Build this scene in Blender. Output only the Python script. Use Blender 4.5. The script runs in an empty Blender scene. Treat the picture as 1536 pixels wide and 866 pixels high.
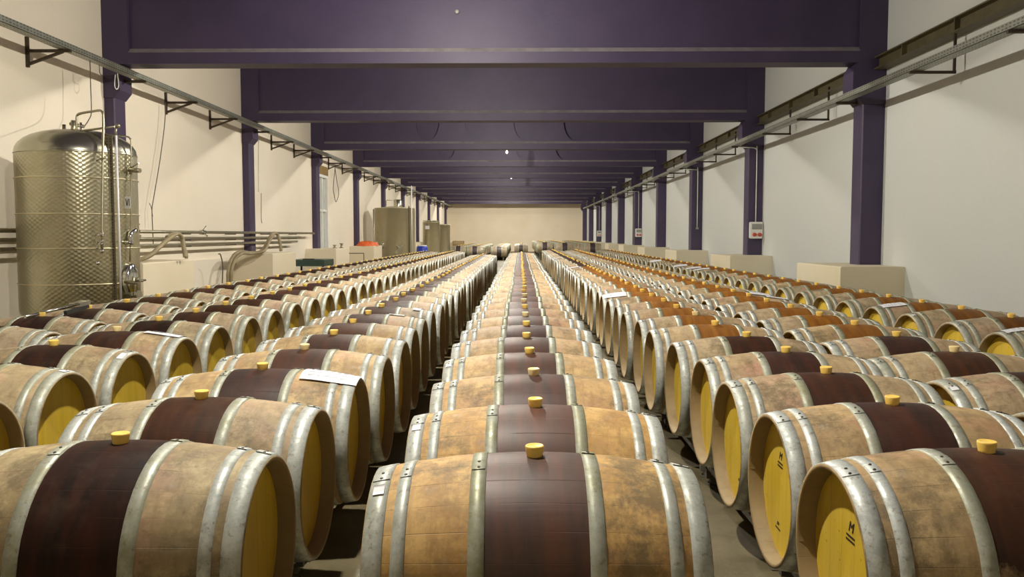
import bpy, math, random
from mathutils import Vector, Matrix, Euler
random.seed(7)
PI = math.pi
scene = bpy.context.scene
col = scene.collection

# ------------------------------------------------------------------ camera
CAM = Vector((0.0, 0.0, 1.5))
PITCH = math.atan(80 / 1250.0)
YAW = math.atan(13 / 1250.0)
cd = bpy.data.cameras.new('camera'); cam = bpy.data.objects.new('camera', cd); col.objects.link(cam)
cd.sensor_width = 36; cd.lens = 1250 / 1536 * 36; cd.clip_end = 200; cd.clip_start = 0.05
cam.location = CAM; cam.rotation_euler = Euler((PI / 2 - PITCH, 0, YAW), 'XYZ')
scene.camera = cam
CM = cam.rotation_euler.to_matrix()
def at(px, py, zc):
    "world point for a spot measured on the photograph at a given distance"
    v = Vector(((px - 768) / 1250.0 * zc, -(py - 433) / 1250.0 * zc, -zc))
    return CAM + CM @ v

# ------------------------------------------------------------------ materials
class NT:
    def __init__(s, name, rough=0.6, metal=0.0, color=(.5, .5, .5)):
        s.m = bpy.data.materials.new(name); s.m.use_nodes = True
        s.t = s.m.node_tree; s.b = s.t.nodes['Principled BSDF']
        s.b.inputs['Roughness'].default_value = rough
        s.b.inputs['Metallic'].default_value = metal
        s.b.inputs['Base Color'].default_value = (*color, 1)
    def n(s, typ, **kw):
        nd = s.t.nodes.new(typ)
        for k, v in kw.items(): setattr(nd, k, v)
        return nd
    def l(s, a, b): s.t.links.new(a, b)
    def put(s, inp, v):
        if isinstance(v, bpy.types.NodeSocket): s.l(v, inp)
        elif isinstance(v, tuple) and len(v) == 3 and inp.type == 'RGBA': inp.default_value = (*v, 1)
        else: inp.default_value = v
    def math(s, op, a, b=None, c=None, clamp=False):
        nd = s.n('ShaderNodeMath', operation=op); nd.use_clamp = clamp
        s.put(nd.inputs[0], a)
        if b is not None: s.put(nd.inputs[1], b)
        if c is not None: s.put(nd.inputs[2], c)
        return nd.outputs[0]
    def mix(s, f, a, b, mode='MIX'):
        nd = s.n('ShaderNodeMix', data_type='RGBA', blend_type=mode)
        s.put(nd.inputs[0], f); s.put(nd.inputs[6], a); s.put(nd.inputs[7], b)
        return nd.outputs[2]
    def coord(s, kind='Object'): return s.n('ShaderNodeTexCoord').outputs[kind]
    def mapping(s, vec, scale=(1, 1, 1), loc=None):
        nd = s.n('ShaderNodeMapping'); s.l(vec, nd.inputs[0]); nd.inputs['Scale'].default_value = scale
        if loc is not None: s.put(nd.inputs['Location'], loc)
        return nd.outputs[0]
    def noise(s, vec, scale=5, detail=4, rough=.6, lo=None, hi=None):
        nd = s.n('ShaderNodeTexNoise'); s.l(vec, nd.inputs['Vector'])
        nd.inputs['Scale'].default_value = scale; nd.inputs['Detail'].default_value = detail
        nd.inputs['Roughness'].default_value = rough
        o = nd.outputs[0]
        if lo is not None: o = s.ramp(o, lo, hi)
        return o
    def ramp(s, v, lo, hi, a=0., b=1.):
        nd = s.n('ShaderNodeMapRange'); nd.clamp = True
        s.put(nd.inputs[0], v)
        for i, x in enumerate((lo, hi, a, b)): s.put(nd.inputs[1 + i], x)
        return nd.outputs[0]
    def bump(s, h, strength=.3, dist=.01):
        nd = s.n('ShaderNodeBump'); nd.inputs['Strength'].default_value = strength
        nd.inputs['Distance'].default_value = dist; s.put(nd.inputs['Height'], h)
        s.l(nd.outputs[0], s.b.inputs['Normal'])
    def color(s, c): s.put(s.b.inputs['Base Color'], c)

def simple(name, color, rough=.6, metal=0., var=.25, scale=6, bump=.0):
    t = NT(name, rough, metal, color)
    v = t.noise(t.coord(), scale, 5, .6, .3, .7)
    dark = tuple(c * (1 - var) for c in color)
    t.color(t.mix(v, dark, color))
    if bump: t.bump(v, bump, .01)
    return t.m

def paint(name, color, patch, var_scale=.6):
    t = NT(name, .85)
    c = t.coord()
    big = t.noise(c, var_scale, 3, .5, .35, .7)
    fine = t.noise(c, 25, 4, .7)
    base = t.mix(big, color, patch)
    t.color(t.mix(t.ramp(fine, .3, .8, 0, .12), base, tuple(x * .6 for x in color)))
    t.bump(fine, .12, .004)
    return t.m
M = {}
M['wall_left'] = paint('cream_wall_paint', (.82, .75, .62), (.78, .71, .57))
M['wall_right'] = paint('pale_grey_wall_paint', (.56, .585, .56), (.58, .59, .55))
M['wall_far'] = paint('far_wall_paint', (.90, .80, .62), (.84, .73, .53))
M['plinth'] = paint('plinth_paint', (.74, .66, .49), (.68, .60, .42))
M['plinth_right'] = paint('plinth_paint_sand', (.68, .62, .46), (.62, .55, .38))
def purple():
    t = NT('dark_purple_paint', .55)
    c = t.coord()
    big = t.noise(c, 1.6, 4, .6, .3, .7)
    fine = t.noise(c, 30, 4, .7)
    a = t.mix(big, (.040, .028, .066), (.052, .036, .080))
    t.color(t.mix(t.ramp(fine, .55, .8, 0, .4), a, (.065, .055, .08)))
    t.bump(fine, .25, .006)
    return t.m
M['purple'] = purple()
M['ceiling'] = simple('ceiling_paint', (.10, .08, .15), .8)
def floor_mat():
    t = NT('stained_concrete', .55)
    c = t.coord()
    a = t.noise(c, 1.3, 6, .65, .3, .7); b = t.noise(c, 9, 6, .7, .4, .75)
    f = t.mix(a, (.085, .070, .035), (.20, .165, .085))
    f = t.mix(t.math('MULTIPLY', b, .5), f, (.10, .085, .05))
    t.color(f); t.put(t.b.inputs['Roughness'], t.ramp(a, 0, 1, .35, .75)); t.bump(b, .2, .01)
    return t.m
M['floor'] = floor_mat()

def staves_mat():
    t = NT('oak_staves', .62)
    oc = t.coord()
    inf = t.n('ShaderNodeObjectInfo')
    sep = t.n('ShaderNodeSeparateColor'); t.l(inf.outputs['Color'], sep.inputs[0])
    tone, rust, seed = sep.outputs[0], sep.outputs[1], sep.outputs[2]
    off = t.n('ShaderNodeCombineXYZ'); sd = t.math('MULTIPLY', seed, 91.7)
    for i in range(3): t.l(sd, off.inputs[i])
    v0 = oc
    xyz = t.n('ShaderNodeSeparateXYZ'); t.l(oc, xyz.inputs[0])
    x, y, z = xyz.outputs
    zc = t.math('SUBTRACT', z, .345)
    ang = t.math('ARCTAN2', y, zc)
    ax = t.math('ABSOLUTE', x)
    # each stave its own shade
    st = t.math('ADD', t.math('MULTIPLY', ang, 26 / (2 * PI)), sd)
    fr = t.math('FRACT', st); fl = t.math('FLOOR', st)
    wn = t.n('ShaderNodeTexWhiteNoise', noise_dimensions='1D'); t.l(fl, wn.inputs['W'])
    seam = t.math('MULTIPLY', t.ramp(t.math('ABSOLUTE', t.math('SUBTRACT', fr, .5)), .482, .5), t.noise(v0, 5, 3, .6, .42, .62))
    vec = t.n('ShaderNodeVectorMath', operation='ADD'); t.l(oc, vec.inputs[0]); t.l(off.outputs[0], vec.inputs[1])
    v = vec.outputs[0]
    grain = t.noise(t.mapping(v, (3, 40, 40)), 1.0, 4, .6, .25, .75)
    blot = t.noise(v, 5, 6, .72, .40, .60)
    blot2 = t.noise(v, 15, 6, .75, .48, .72)
    pinkn = t.noise(v, 4.5, 4, .6, .5, .72)
    woodc = t.mix(tone, (.50, .415, .235), (.86, .55, .185))
    woodd = t.mix(tone, (.185, .14, .06), (.50, .27, .065))
    w = t.mix(t.math('MULTIPLY', blot, .95), woodc, woodd)
    w = t.mix(t.ramp(wn.outputs[0], 0, 1, 0, .35), w, woodd)
    w = t.mix(t.math('MULTIPLY', grain, .22), w, (.12, .08, .045))
    pk = inf.outputs['Alpha']
    near = t.ramp(ax, .40, .16, .15, 1)
    w = t.mix(t.math('MULTIPLY', t.math('MULTIPLY', pinkn, near), .55), w, (.52, .22, .17))
    w = t.mix(t.math('MULTIPLY', pk, .62), w, t.mix(pinkn, (.56, .46, .33), (.60, .36, .28)))
    # dirt, spills
    w = t.mix(t.math('MULTIPLY', blot2, .6), w, (.15, .11, .06))
    pale = t.noise(v, 10, 5, .7, .55, .8)
    w = t.mix(t.math('MULTIPLY', pale, .5), w, (.70, .62, .47))
    # runs that follow the curve of the barrel
    cyl = t.n('ShaderNodeCombineXYZ'); t.l(t.math('MULTIPLY', x, 24.0), cyl.inputs[0]); t.l(t.math('MULTIPLY', ang, 1.6), cyl.inputs[1]); t.l(sd, cyl.inputs[2])
    drip = t.noise(cyl.outputs[0], 1.0, 5, .7, .50, .70)
    w = t.mix(t.math('MULTIPLY', drip, .6), w, t.mix(tone, (.17, .135, .07), (.36, .20, .06)))
    smear = t.noise(v, 2.8, 7, .78, .52, .62)
    w = t.mix(t.math('MULTIPLY', smear, .72), w, (.13, .10, .05))
    rr_ = t.math('SQRT', t.math('ADD', t.math('MULTIPLY', y, y), t.math('MULTIPLY', zc, zc)))
    w = t.mix(t.math('MULTIPLY', t.ramp(rr_, .2895, .2865), .8), w, (.27, .19, .075))
    # painted / wine-stained belly band
    edge = t.math('ADD', ax, t.ramp(t.noise(v, 40, 3, .7), 0, 1, -.006, .006))
    m1 = t.ramp(edge, .147, .141)
    aang = t.math('ABSOLUTE', ang)
    lim = t.math('ADD', t.ramp(seed, 0, 1, 1.35, 2.2), t.ramp(t.noise(v, 12, 5, .7), 0, 1, -.35, .35))
    m2 = t.ramp(t.math('SUBTRACT', aang, lim), .02, -.12)
    mask = t.math('MULTIPLY', m1, m2)
    streak = t.noise(t.mapping(v, (16, 2.0, 2.0)), 1.2, 4, .6, .35, .72)
    pc = t.mix(streak, t.mix(tone, (.012, .008, .006), (.055, .034, .027)), t.mix(tone, (.038, .012, .007), (.125, .042, .024)))
    scuff = t.noise(v, 6, 6, .75, .5, .8)
    pc = t.mix(t.math('MULTIPLY', scuff, .35), pc, (.12, .085, .06))
    rc = t.mix(streak, (.22, .080, .014), (.38, .165, .024))
    sc = t.mix(rust, pc, rc)
    c = t.mix(mask, w, sc)
    c = t.mix(t.math('MULTIPLY', seam, .6), c, (.05, .03, .015))
    t.color(c)
    t.put(t.b.inputs['Specular IOR Level'], t.ramp(t.math('MULTIPLY', mask, t.math('SUBTRACT', 1.0, tone)), .1, .8, .5, .12))
    t.put(t.b.inputs['Roughness'], t.mix(mask, (.66, .66, .66), (.50, .50, .50)))
    hgt = t.math('ADD', t.math('MULTIPLY', seam, -1.0), t.math('MULTIPLY', grain, .25))
    t.bump(hgt, .35, .003)
    return t.m
M['staves'] = staves_mat()

def head_mat():
    t = NT('waxed_barrel_head', .5)
    oc = t.coord()
    inf = t.n('ShaderNodeObjectInfo'); sep = t.n('ShaderNodeSeparateColor'); t.l(inf.outputs['Color'], sep.inputs[0])
    seed = sep.outputs[2]
    off = t.n('ShaderNodeCombineXYZ'); sd = t.math('MULTIPLY', seed, 57.3)
    for i in range(3): t.l(sd, off.inputs[i])
    vec = t.n('ShaderNodeVectorMath', operation='ADD'); t.l(oc, vec.inputs[0]); t.l(off.outputs[0], vec.inputs[1])
    v = vec.outputs[0]
    xyz = t.n('ShaderNodeSeparateXYZ'); t.l(oc, xyz.inputs[0])
    st = t.math('ADD', t.math('MULTIPLY', xyz.outputs[1], 10.5), .5)
    fr = t.math('FRACT', st); fl = t.math('FLOOR', t.math('ADD', st, sd))
    wn = t.n('ShaderNodeTexWhiteNoise', noise_dimensions='1D'); t.l(fl, wn.inputs['W'])
    seam = t.ramp(t.math('ABSOLUTE', t.math('SUBTRACT', fr, .5)), .485, .5)
    grain = t.noise(t.mapping(v, (10, 30, 2.5)), 1.2, 5, .65, .3, .7)
    blot = t.noise(v, 6, 4, .6, .4, .7)
    c = t.mix(grain, (.78, .55, .042), (.66, .45, .028))
    c = t.mix(t.ramp(wn.outputs[0], 0, 1, 0, .35), c, (.64, .44, .05))
    c = t.mix(t.math('MULTIPLY', blot, .35), c, (.80, .62, .16))
    spot = t.noise(v, 45, 2, .5, .70, .76)
    c = t.mix(t.math('MULTIPLY', spot, .6), c, (.12, .08, .03))
    c = t.mix(t.math('MULTIPLY', seam, .5), c, (.12, .08, .02))
    t.color(c); t.bump(t.math('MULTIPLY', seam, -1.), .3, .002)
    return t.m
M['head'] = head_mat()

def hoop_mat():
    t = NT('galvanised_hoop', .5, .25)
    oc = t.coord()
    inf = t.n('ShaderNodeObjectInfo'); sep = t.n('ShaderNodeSeparateColor'); t.l(inf.outputs['Color'], sep.inputs[0])
    moss, seed = sep.outputs[0], sep.outputs[2]
    off = t.n('ShaderNodeCombineXYZ'); sd = t.math('MULTIPLY', seed, 37.3)
    for i in range(3): t.l(sd, off.inputs[i])
    vec = t.n('ShaderNodeVectorMath', operation='ADD'); t.l(oc, vec.inputs[0]); t.l(off.outputs[0], vec.inputs[1])
    v = vec.outputs[0]
    n1 = t.noise(v, 14, 6, .75, .42, .60); n2 = t.noise(v, 42, 4, .7, .58, .68); n3 = t.noise(v, 6, 6, .75, .40, .58)
    c = t.mix(n1, (.66, .70, .66), (.42, .45, .42))
    c = t.mix(t.math('MULTIPLY', t.math('MULTIPLY', n3, moss), .95), c, (.25, .25, .13))
    c = t.mix(t.math('MULTIPLY', moss, .58), c, (.33, .33, .20))
    c = t.mix(t.math('MULTIPLY', n2, .6), c, (.20, .13, .07))
    t.color(c)
    t.put(t.b.inputs['Metallic'], t.ramp(n1, 0, 1, .30, .15))
    t.put(t.b.inputs['Roughness'], t.ramp(n1, 0, 1, .42, .62))
    t.bump(n1, .12, .003)
    return t.m
M['hoop'] = hoop_mat()
M['rivet'] = simple('dark_rivet_steel', (.10, .09, .07), .5, .6)
def bung_mat():
    t = NT('amber_silicone', .35, 0, (.95, .55, .08))
    t.b.inputs['Subsurface Weight'].default_value = .2
    t.b.inputs['Subsurface Radius'].default_value = (.03, .016, .004)
    xyz = t.n('ShaderNodeSeparateXYZ'); t.l(t.coord(), xyz.inputs[0])
    t.color(t.mix(t.ramp(t.noise(t.coord(), 30, 3, .6), .3, .7), (1.0, .62, .09), (1.0, .74, .22)))
    return t.m
M['bung'] = bung_mat()
def bung_pale():
    t = NT('pale_silicone', .35, 0, (.95, .8, .45))
    t.b.inputs['Subsurface Weight'].default_value = .5
    t.b.inputs['Subsurface Radius'].default_value = (.03, .02, .008)
    t.color(t.mix(t.noise(t.coord(), 30, 3, .6), (.95, .80, .45), (.92, .70, .32)))
    return t.m
M['bung_pale'] = bung_pale()
M['galv'] = simple('galvanised_tray_steel', (.50, .52, .48), .45, .6, .35, 30, .1)
def tray_mat():
    t = NT('perforated_galvanised_tray', .45, .5)
    c = t.coord(); xyz = t.n('ShaderNodeSeparateXYZ'); t.l(c, xyz.inputs[0])
    fy = t.math('FRACT', t.math('MULTIPLY', xyz.outputs[1], 14)); fz = t.math('FRACT', t.math('MULTIPLY', t.math('ADD', xyz.outputs[2], xyz.outputs[0]), 26))
    a = t.math('LESS_THAN', t.math('ABSOLUTE', t.math('SUBTRACT', fy, .5)), .28)
    b = t.math('LESS_THAN', t.math('ABSOLUTE', t.math('SUBTRACT', fz, .5)), .2)
    n = t.noise(c, 8, 4, .6, .3, .7)
    base = t.mix(n, (.36, .37, .32), (.25, .26, .21))
    t.color(t.mix(t.math('MULTIPLY', t.math('MULTIPLY', a, b), .75), base, (.06, .06, .05)))
    return t.m
M['tray'] = tray_mat()
M['bracket'] = simple('rusty_bracket_steel', (.075, .055, .035), .6, .4, .3, 20)
M['girder'] = simple('olive_girder_steel', (.13, .11, .055), .55, .3, .35, 6)
M['rack'] = simple('rack_steel', (.22, .21, .17), .5, .5, .4, 12)
def tank_mat():
    t = NT('dimpled_stainless', .32, .93)
    c = t.coord(); xyz = t.n('ShaderNodeSeparateXYZ'); t.l(c, xyz.inputs[0])
    ang = t.math('ARCTAN2', xyz.outputs[1], xyz.outputs[0])
    u = t.math('MULTIPLY', ang, 56.0); w = t.math('MULTIPLY', xyz.outputs[2], 118.0)
    p = t.math('SINE', t.math('ADD', u, w)); q = t.math('SINE', t.math('SUBTRACT', u, w))
    h = t.math('MULTIPLY', t.math('SINE', u), t.math('SINE', w))
    big = t.noise(c, 2.5, 3, .6, .3, .7)
    t.color(t.mix(big, (.56, .54, .40), (.46, .43, .29)))
    t.bump(h, .35, .004)
    return t.m
M['dimple'] = tank_mat()
M['steel'] = simple('brushed_stainless', (.52, .51, .40), .25, .95, .2, 5)
M['steel_rough'] = simple('satin_stainless', (.82, .75, .52), .36, .7, .12, 2)
M['chrome'] = simple('polished_fitting', (.70, .70, .64), .15, 1.0, .1, 10)
M['tube_white'] = simple('milky_sight_tube', (.80, .80, .84), .3, 0, .05)
M['scale'] = simple('punched_level_scale', (.17, .14, .085), .6, .1, .3, 40)
M['white'] = simple('white_plastic', (.72, .72, .68), .45, 0, .1)
M['grey'] = simple('grey_lid', (.30, .31, .28), .4)
M['red'] = simple('red_socket', (.55, .07, .03), .4)
M['orange'] = simple('orange_sacking', (.90, .16, .025), .7, 0, .45, 12, .4)
M['blue'] = simple('blue_drum_plastic', (.01, .04, .42), .35)
M['green'] = simple('dark_green_enamel', (.035, .07, .055), .4)
M['black'] = simple('black_rubber', (.02, .02, .018), .6)
M['hose'] = simple('tan_hose', (.34, .28, .16), .55, 0, .3, 10)
M['pipe'] = simple('dull_steel_pipe', (.40, .37, .26), .35, .8, .2, 6)
M['wire'] = simple('dark_cable', (.10, .085, .06), .6)
M['crate'] = simple('brown_crate_wood', (.30, .20, .07), .7, 0, .4, 12)
M['frame'] = simple('white_window_frame', (.78, .79, .74), .5, 0, .08)
M['glass'] = simple('grey_frosted_glass', (.50, .52, .50), .15, 0, .1, 3)
def paper():
    t = NT('white_paper', .7)
    c = t.coord(); n = t.noise(c, 20, 3, .6)
    t.color(t.mix(n, (.84, .84, .86), (.76, .76, .80)))
    return t.m
M['paper'] = paper()
M['ink'] = simple('grey_ink', (.28, .28, .32), .8)
M['ink_dark'] = simple('burnt_brand_ink', (.05, .03, .012), .8)
def bulbm():
    t = NT('lit_bulb', .4); t.b.inputs['Emission Color'].default_value = (1, .95, .8, 1)
    t.b.inputs['Emission Strength'].default_value = 2.5; return t.m
M['bulb'] = bulbm()
M['shade'] = simple('grey_lamp_shade', (.16, .15, .16), .5, .3)

# ------------------------------------------------------------------ mesh builder
class MB:
    def __init__(s): s.v = []; s.f = []; s.m = []; s.sm = []; s.mi = 0; s.smooth = False
    def add(s, vs, fs, smooth=None, mi=None):
        b = len(s.v); s.v += [tuple(v) for v in vs]
        for f in fs:
            s.f.append([b + i for i in f]); s.m.append(s.mi if mi is None else mi)
            s.sm.append(s.smooth if smooth is None else smooth)
        return s
    def box(s, a, b, mi=None):
        x0, y0, z0 = [min(p, q) for p, q in zip(a, b)]; x1, y1, z1 = [max(p, q) for p, q in zip(a, b)]
        vs = [(x0,y0,z0),(x1,y0,z0),(x1,y1,z0),(x0,y1,z0),(x0,y0,z1),(x1,y0,z1),(x1,y1,z1),(x0,y1,z1)]
        return s.add(vs, [(0,3,2,1),(4,5,6,7),(0,1,5,4),(1,2,6,5),(2,3,7,6),(3,0,4,7)], False, mi)
    def bar(s, p, q, w, h, mi=None):
        "square bar between two points"
        p = Vector(p); q = Vector(q); d = (q - p).normalized()
        up = Vector((0, 0, 1)) if abs(d.z) < .95 else Vector((0, 1, 0))
        a = d.cross(up).normalized() * w / 2; b = a.cross(d).normalized() * h / 2
        vs = [p - a - b, p + a - b, p + a + b, p - a + b, q - a - b, q + a - b, q + a + b, q - a + b]
        return s.add(vs, [(0,3,2,1),(4,5,6,7),(0,1,5,4),(1,2,6,5),(2,3,7,6),(3,0,4,7)], False, mi)
    def tube(s, path, r, seg=10, cap=True, mi=None):
        P = [Vector(p) for p in path]; n = len(P); rings = []
        d0 = (P[1] - P[0]).normalized(); up = Vector((0, 0, 1)) if abs(d0.z) < .9 else Vector((1, 0, 0))
        a = d0.cross(up).normalized()
        vs = []
        for i in range(n):
            d = (P[min(i + 1, n - 1)] - P[max(i - 1, 0)]).normalized()
            a = (a - d * a.dot(d)).normalized(); b = d.cross(a)
            rr = r[i] if isinstance(r, (list, tuple)) else r
            for k in range(seg):
                t = 2 * PI * k / seg; vs.append(P[i] + a * (rr * math.cos(t)) + b * (rr * math.sin(t)))
        fs = []
        for i in range(n - 1):
            for k in range(seg):
                k2 = (k + 1) % seg; fs.append((i * seg + k, i * seg + k2, (i + 1) * seg + k2, (i + 1) * seg + k))
        s.add(vs, fs, True, mi)
        if cap:
            b0 = len(s.v) - n * seg
            s.f.append([b0 + k for k in range(seg)][::-1]); s.m.append(s.mi if mi is None else mi); s.sm.append(False)
            s.f.append([b0 + (n - 1) * seg + k for k in range(seg)]); s.m.append(s.mi if mi is None else mi); s.sm.append(False)
        return s
    def lathe(s, prof, c=(0, 0, 0), axis='z', seg=32, a0=0., a1=2 * PI, mi=None, smooth=True):
        "prof = [(distance along axis, radius)]"
        full = abs(a1 - a0 - 2 * PI) < 1e-6; ns = seg if full else seg + 1
        vs = []
        for (h, r) in prof:
            for k in range(ns):
                t = a0 + (a1 - a0) * k / seg
                if axis == 'z': p = (c[0] + r * math.cos(t), c[1] + r * math.sin(t), c[2] + h)
                elif axis == 'x': p = (c[0] + h, c[1] + r * math.sin(t), c[2] + r * math.cos(t))
                else: p = (c[0] + r * math.cos(t), c[1] + h, c[2] + r * math.sin(t))
                vs.append(p)
        fs = []
        for i in range(len(prof) - 1):
            for k in range(seg):
                k2 = (k + 1) % ns if full else k + 1
                q = (i * ns + k, i * ns + k2, (i + 1) * ns + k2, (i + 1) * ns + k)
                fs.append(q if axis == 'z' else q[::-1] if axis == 'x' else q[::-1])
        return s.add(vs, fs, smooth, mi)
    def prism(s, poly, y0, y1, axis='x', mi=None):
        "poly extruded; axis x: poly=(y,z); axis y: poly=(x,z); axis z: poly=(x,y)"
        n = len(poly)
        def P(a, b, h): return (h, a, b) if axis == 'x' else (a, h, b) if axis == 'y' else (a, b, h)
        vs = [P(a, b, y0) for a, b in poly] + [P(a, b, y1) for a, b in poly]
        fs = [list(range(n))[::-1], [n + i for i in range(n)]] + [(i, (i + 1) % n, n + (i + 1) % n, n + i) for i in range(n)]
        return s.add(vs, fs, False, mi)
    def build(s, name, mats, parent=None, auto=True, fix=False):
        me = bpy.data.meshes.new(name); me.from_pydata(s.v, [], s.f)
        if not isinstance(mats, (list, tuple)): mats = [mats]
        for m in mats: me.materials.append(m)
        me.polygons.foreach_set('material_index', s.m); me.polygons.foreach_set('use_smooth', s.sm)
        if fix:
            import bmesh
            bm = bmesh.new(); bm.from_mesh(me); bmesh.ops.recalc_face_normals(bm, faces=bm.faces); bm.to_mesh(me); bm.free()
        me.update()
        o = bpy.data.objects.new(name, me); col.objects.link(o)
        if parent: o.parent = parent
        return o
def tag(o, label=None, cat=None, group=None, kind=None):
    if label: o['label'] = label
    if cat: o['category'] = cat
    if group: o['group'] = group
    if kind: o['kind'] = kind
    return o
def empty(name, loc, rot=(0, 0, 0)):
    o = bpy.data.objects.new(name, None); o.location = loc; o.rotation_euler = rot; o.empty_display_size = .1
    col.objects.link(o); return o
def struct(name, mb, mat, fix=True):
    o = mb.build(name, mat, fix=fix); o['kind'] = 'structure'; return o
def smooth_path(pts, n=8):
    P = [Vector(p) for p in pts]; P = [P[0] * 2 - P[1]] + P + [P[-1] * 2 - P[-2]]; out = []
    for i in range(1, len(P) - 2):
        for k in range(n):
            t = k / n; a, b, c, d = P[i - 1], P[i], P[i + 1], P[i + 2]
            out.append(.5 * ((2 * b) + (-a + c) * t + (2 * a - 5 * b + 4 * c - d) * t * t + (-a + 3 * b - 3 * c + d) * t ** 3))
    out.append(P[-2]); return out
def bev_poly(x0, z0, x1, z1, c):
    return [(x0 + c, z0), (x1 - c, z0), (x1, z0 + c), (x1, z1 - c), (x1 - c, z1), (x0 + c, z1), (x0, z1 - c), (x0, z0 + c)]

ORD = ['first','second','third','fourth','fifth','sixth','seventh','eighth','ninth','tenth','eleventh','twelfth','thirteenth','fourteenth','fifteenth','sixteenth','seventeenth','eighteenth','nineteenth']
TENS = {2: 'twent', 3: 'thirt', 4: 'fort', 5: 'fift'}
def ordinal(i):
    n = i + 1
    if n < 20: return ORD[n - 1]
    a, b = divmod(n, 10)
    return TENS[a] + ('ieth' if b == 0 else 'y-' + ORD[b - 1])

# ------------------------------------------------------------------ the hall
XL, XR = -6.75, 5.85
Y0, YF = -3.0, 77.0
ZB, ZT = 4.26, 5.55          # beam underside, ceiling
BY = [13.58 + 6.7 * k for k in range(-2, 10)]      # beam fronts
struct('floor', MB().box((XL - .2, Y0 - .2, -.15), (XR + .2, YF + .2, 0)), M['floor'])
struct('ceiling', MB().box((XL - .2, Y0 - .2, ZT), (XR + .2, YF + .2, ZT + .15)), M['ceiling'])
struct('wall_right', MB().box((XR, Y0, 0), (XR + .2, YF, ZT)), M['wall_right'])
struct('wall_back', MB().box((XL - .2, Y0 - .2, 0), (XR + .2, Y0, ZT)), M['wall_far'])
struct('wall_far', MB().box((XL - .2, YF, 0), (XR + .2, YF + .2, ZT)), M['wall_far'])
# left wall with the tall glazed door opening in the third bay
DY0, DY1, DZ = 27.75, 29.15, 3.55
w = MB()
w.box((XL - .2, Y0, 0), (XL, DY0, ZT)); w.box((XL - .2, DY1, 0), (XL, YF, ZT)); w.box((XL - .2, DY0, DZ), (XL, DY1, ZT))
struct('wall_left', w, M['wall_left'])
d = MB()
d.box((XL - .16, DY0, 0), (XL + .03, DY0 + .09, DZ)); d.box((XL - .16, DY1 - .09, 0), (XL + .03, DY1, DZ)); d.box((XL - .16, DY0 + .09, DZ - .09), (XL + .03, DY1 - .09, DZ))
d.box((XL - .12, (DY0 + DY1) / 2 - .04, 0), (XL, (DY0 + DY1) / 2 + .04, DZ - .09)); d.box((XL - .12, DY0 + .09, 2.3), (XL - .01, DY1 - .09, 2.38))
door = struct('door_1', d, M['frame'])
g = MB().box((XL - .10, DY0 + .09, .1), (XL - .08, DY1 - .09, DZ - .09)).build('pane', M['glass'], door)
struct('trim_1', MB().box((XL, DY0 - .10, DZ), (XL + .02, DY1 + .12, DZ + .30)), M['crate'])

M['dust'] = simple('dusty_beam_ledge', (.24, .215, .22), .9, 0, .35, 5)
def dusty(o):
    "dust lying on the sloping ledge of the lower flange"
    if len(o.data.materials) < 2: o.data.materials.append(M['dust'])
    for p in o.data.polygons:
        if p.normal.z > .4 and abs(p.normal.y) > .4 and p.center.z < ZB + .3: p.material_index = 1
def beam(y, holes=False):
    zf = .20                     # flange height
    # front and back recessed panels: I-shaped section, run along x
    def prof():
        t = .40; r = .07
        return [(0, 0), (t, 0), (t, zf - .02), (t - r, zf + .055), (t - r, ZT - ZB), (r, ZT - ZB), (r, zf + .055), (0, zf - .02)]
    b = MB()
    P = [(y + a, ZB + h) for a, h in prof()]
    b.prism(P, XL + .42, XR - .42, 'x')
    ends = MB()
    for xa, xb in ((XL, XL + .42), (XR - .42, XR)):
        (ends if holes else b).box((xa, y, ZB), (xb, y + .40, ZT))
    o = struct('ceiling_beam', b, M['purple'])
    if holes:
        c = MB()
        for cx in (-3.0, -1.42, .15, 1.75):
            pr = []
            for k in range(28):
                t = 2 * PI * k / 28
                pr.append((cx + .38 * math.cos(t), ZB + .90 + (.62 if math.sin(t) < 0 else .22) * math.sin(t)))
            c.prism(pr, y - .05, y + .20, 'y')
        c = c.build('cutter', M['purple'], fix=True)
        md = o.modifiers.new('openings', 'BOOLEAN'); md.operation = 'DIFFERENCE'; md.object = c; md.solver = 'EXACT'
        bpy.context.view_layer.update()
        dg = bpy.context.evaluated_depsgraph_get()
        me = bpy.data.meshes.new_from_object(o.evaluated_get(dg)); o.modifiers.clear(); o.data = me
        bpy.data.objects.remove(c)
        import bmesh
        bm = bmesh.new(); bm.from_mesh(me); e = ends.build('e', M['purple'], fix=True); bm.from_mesh(e.data); bm.to_mesh(me); bm.free(); bpy.data.objects.remove(e)
        for pl in me.polygons: pl.use_smooth = False
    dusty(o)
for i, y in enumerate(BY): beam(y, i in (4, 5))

def column(side, y):
    y0, y1 = y + .02, y + .40
    b = MB(); ch = .02
    if side < 0:
        x0, x1 = XL, XL + .17
        b.prism([(x0, y0), (x1 - ch, y0), (x1, y0 + ch), (x1, y1 - ch), (x1 - ch, y1), (x0, y1)], 1.07, ZB, 'z')
        b.prism([(x0, 3.72), (x1, 3.72), (x1 + .10, 3.84), (x1 + .10, ZB), (x0, ZB)], y0 - .02, y1 + .02, 'y')
    else:
        x0, x1 = XR, XR - .36
        b.prism([(x0, y0), (x1 + ch, y0), (x1, y0 + ch), (x1, y1 - ch), (x1 + ch, y1), (x0, y1)], 1.02, ZB, 'z')
        b.prism([(x0, 3.60), (x1, 3.60), (x1 - .17, 3.80), (x1 - .17, 4.12), (x1 - .10, ZB), (x0, ZB)], y0 - .02, y1 + .02, 'y')
    struct('column', b, M['purple'])
for y in BY:
    column(-1, y); column(1, y)
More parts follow.
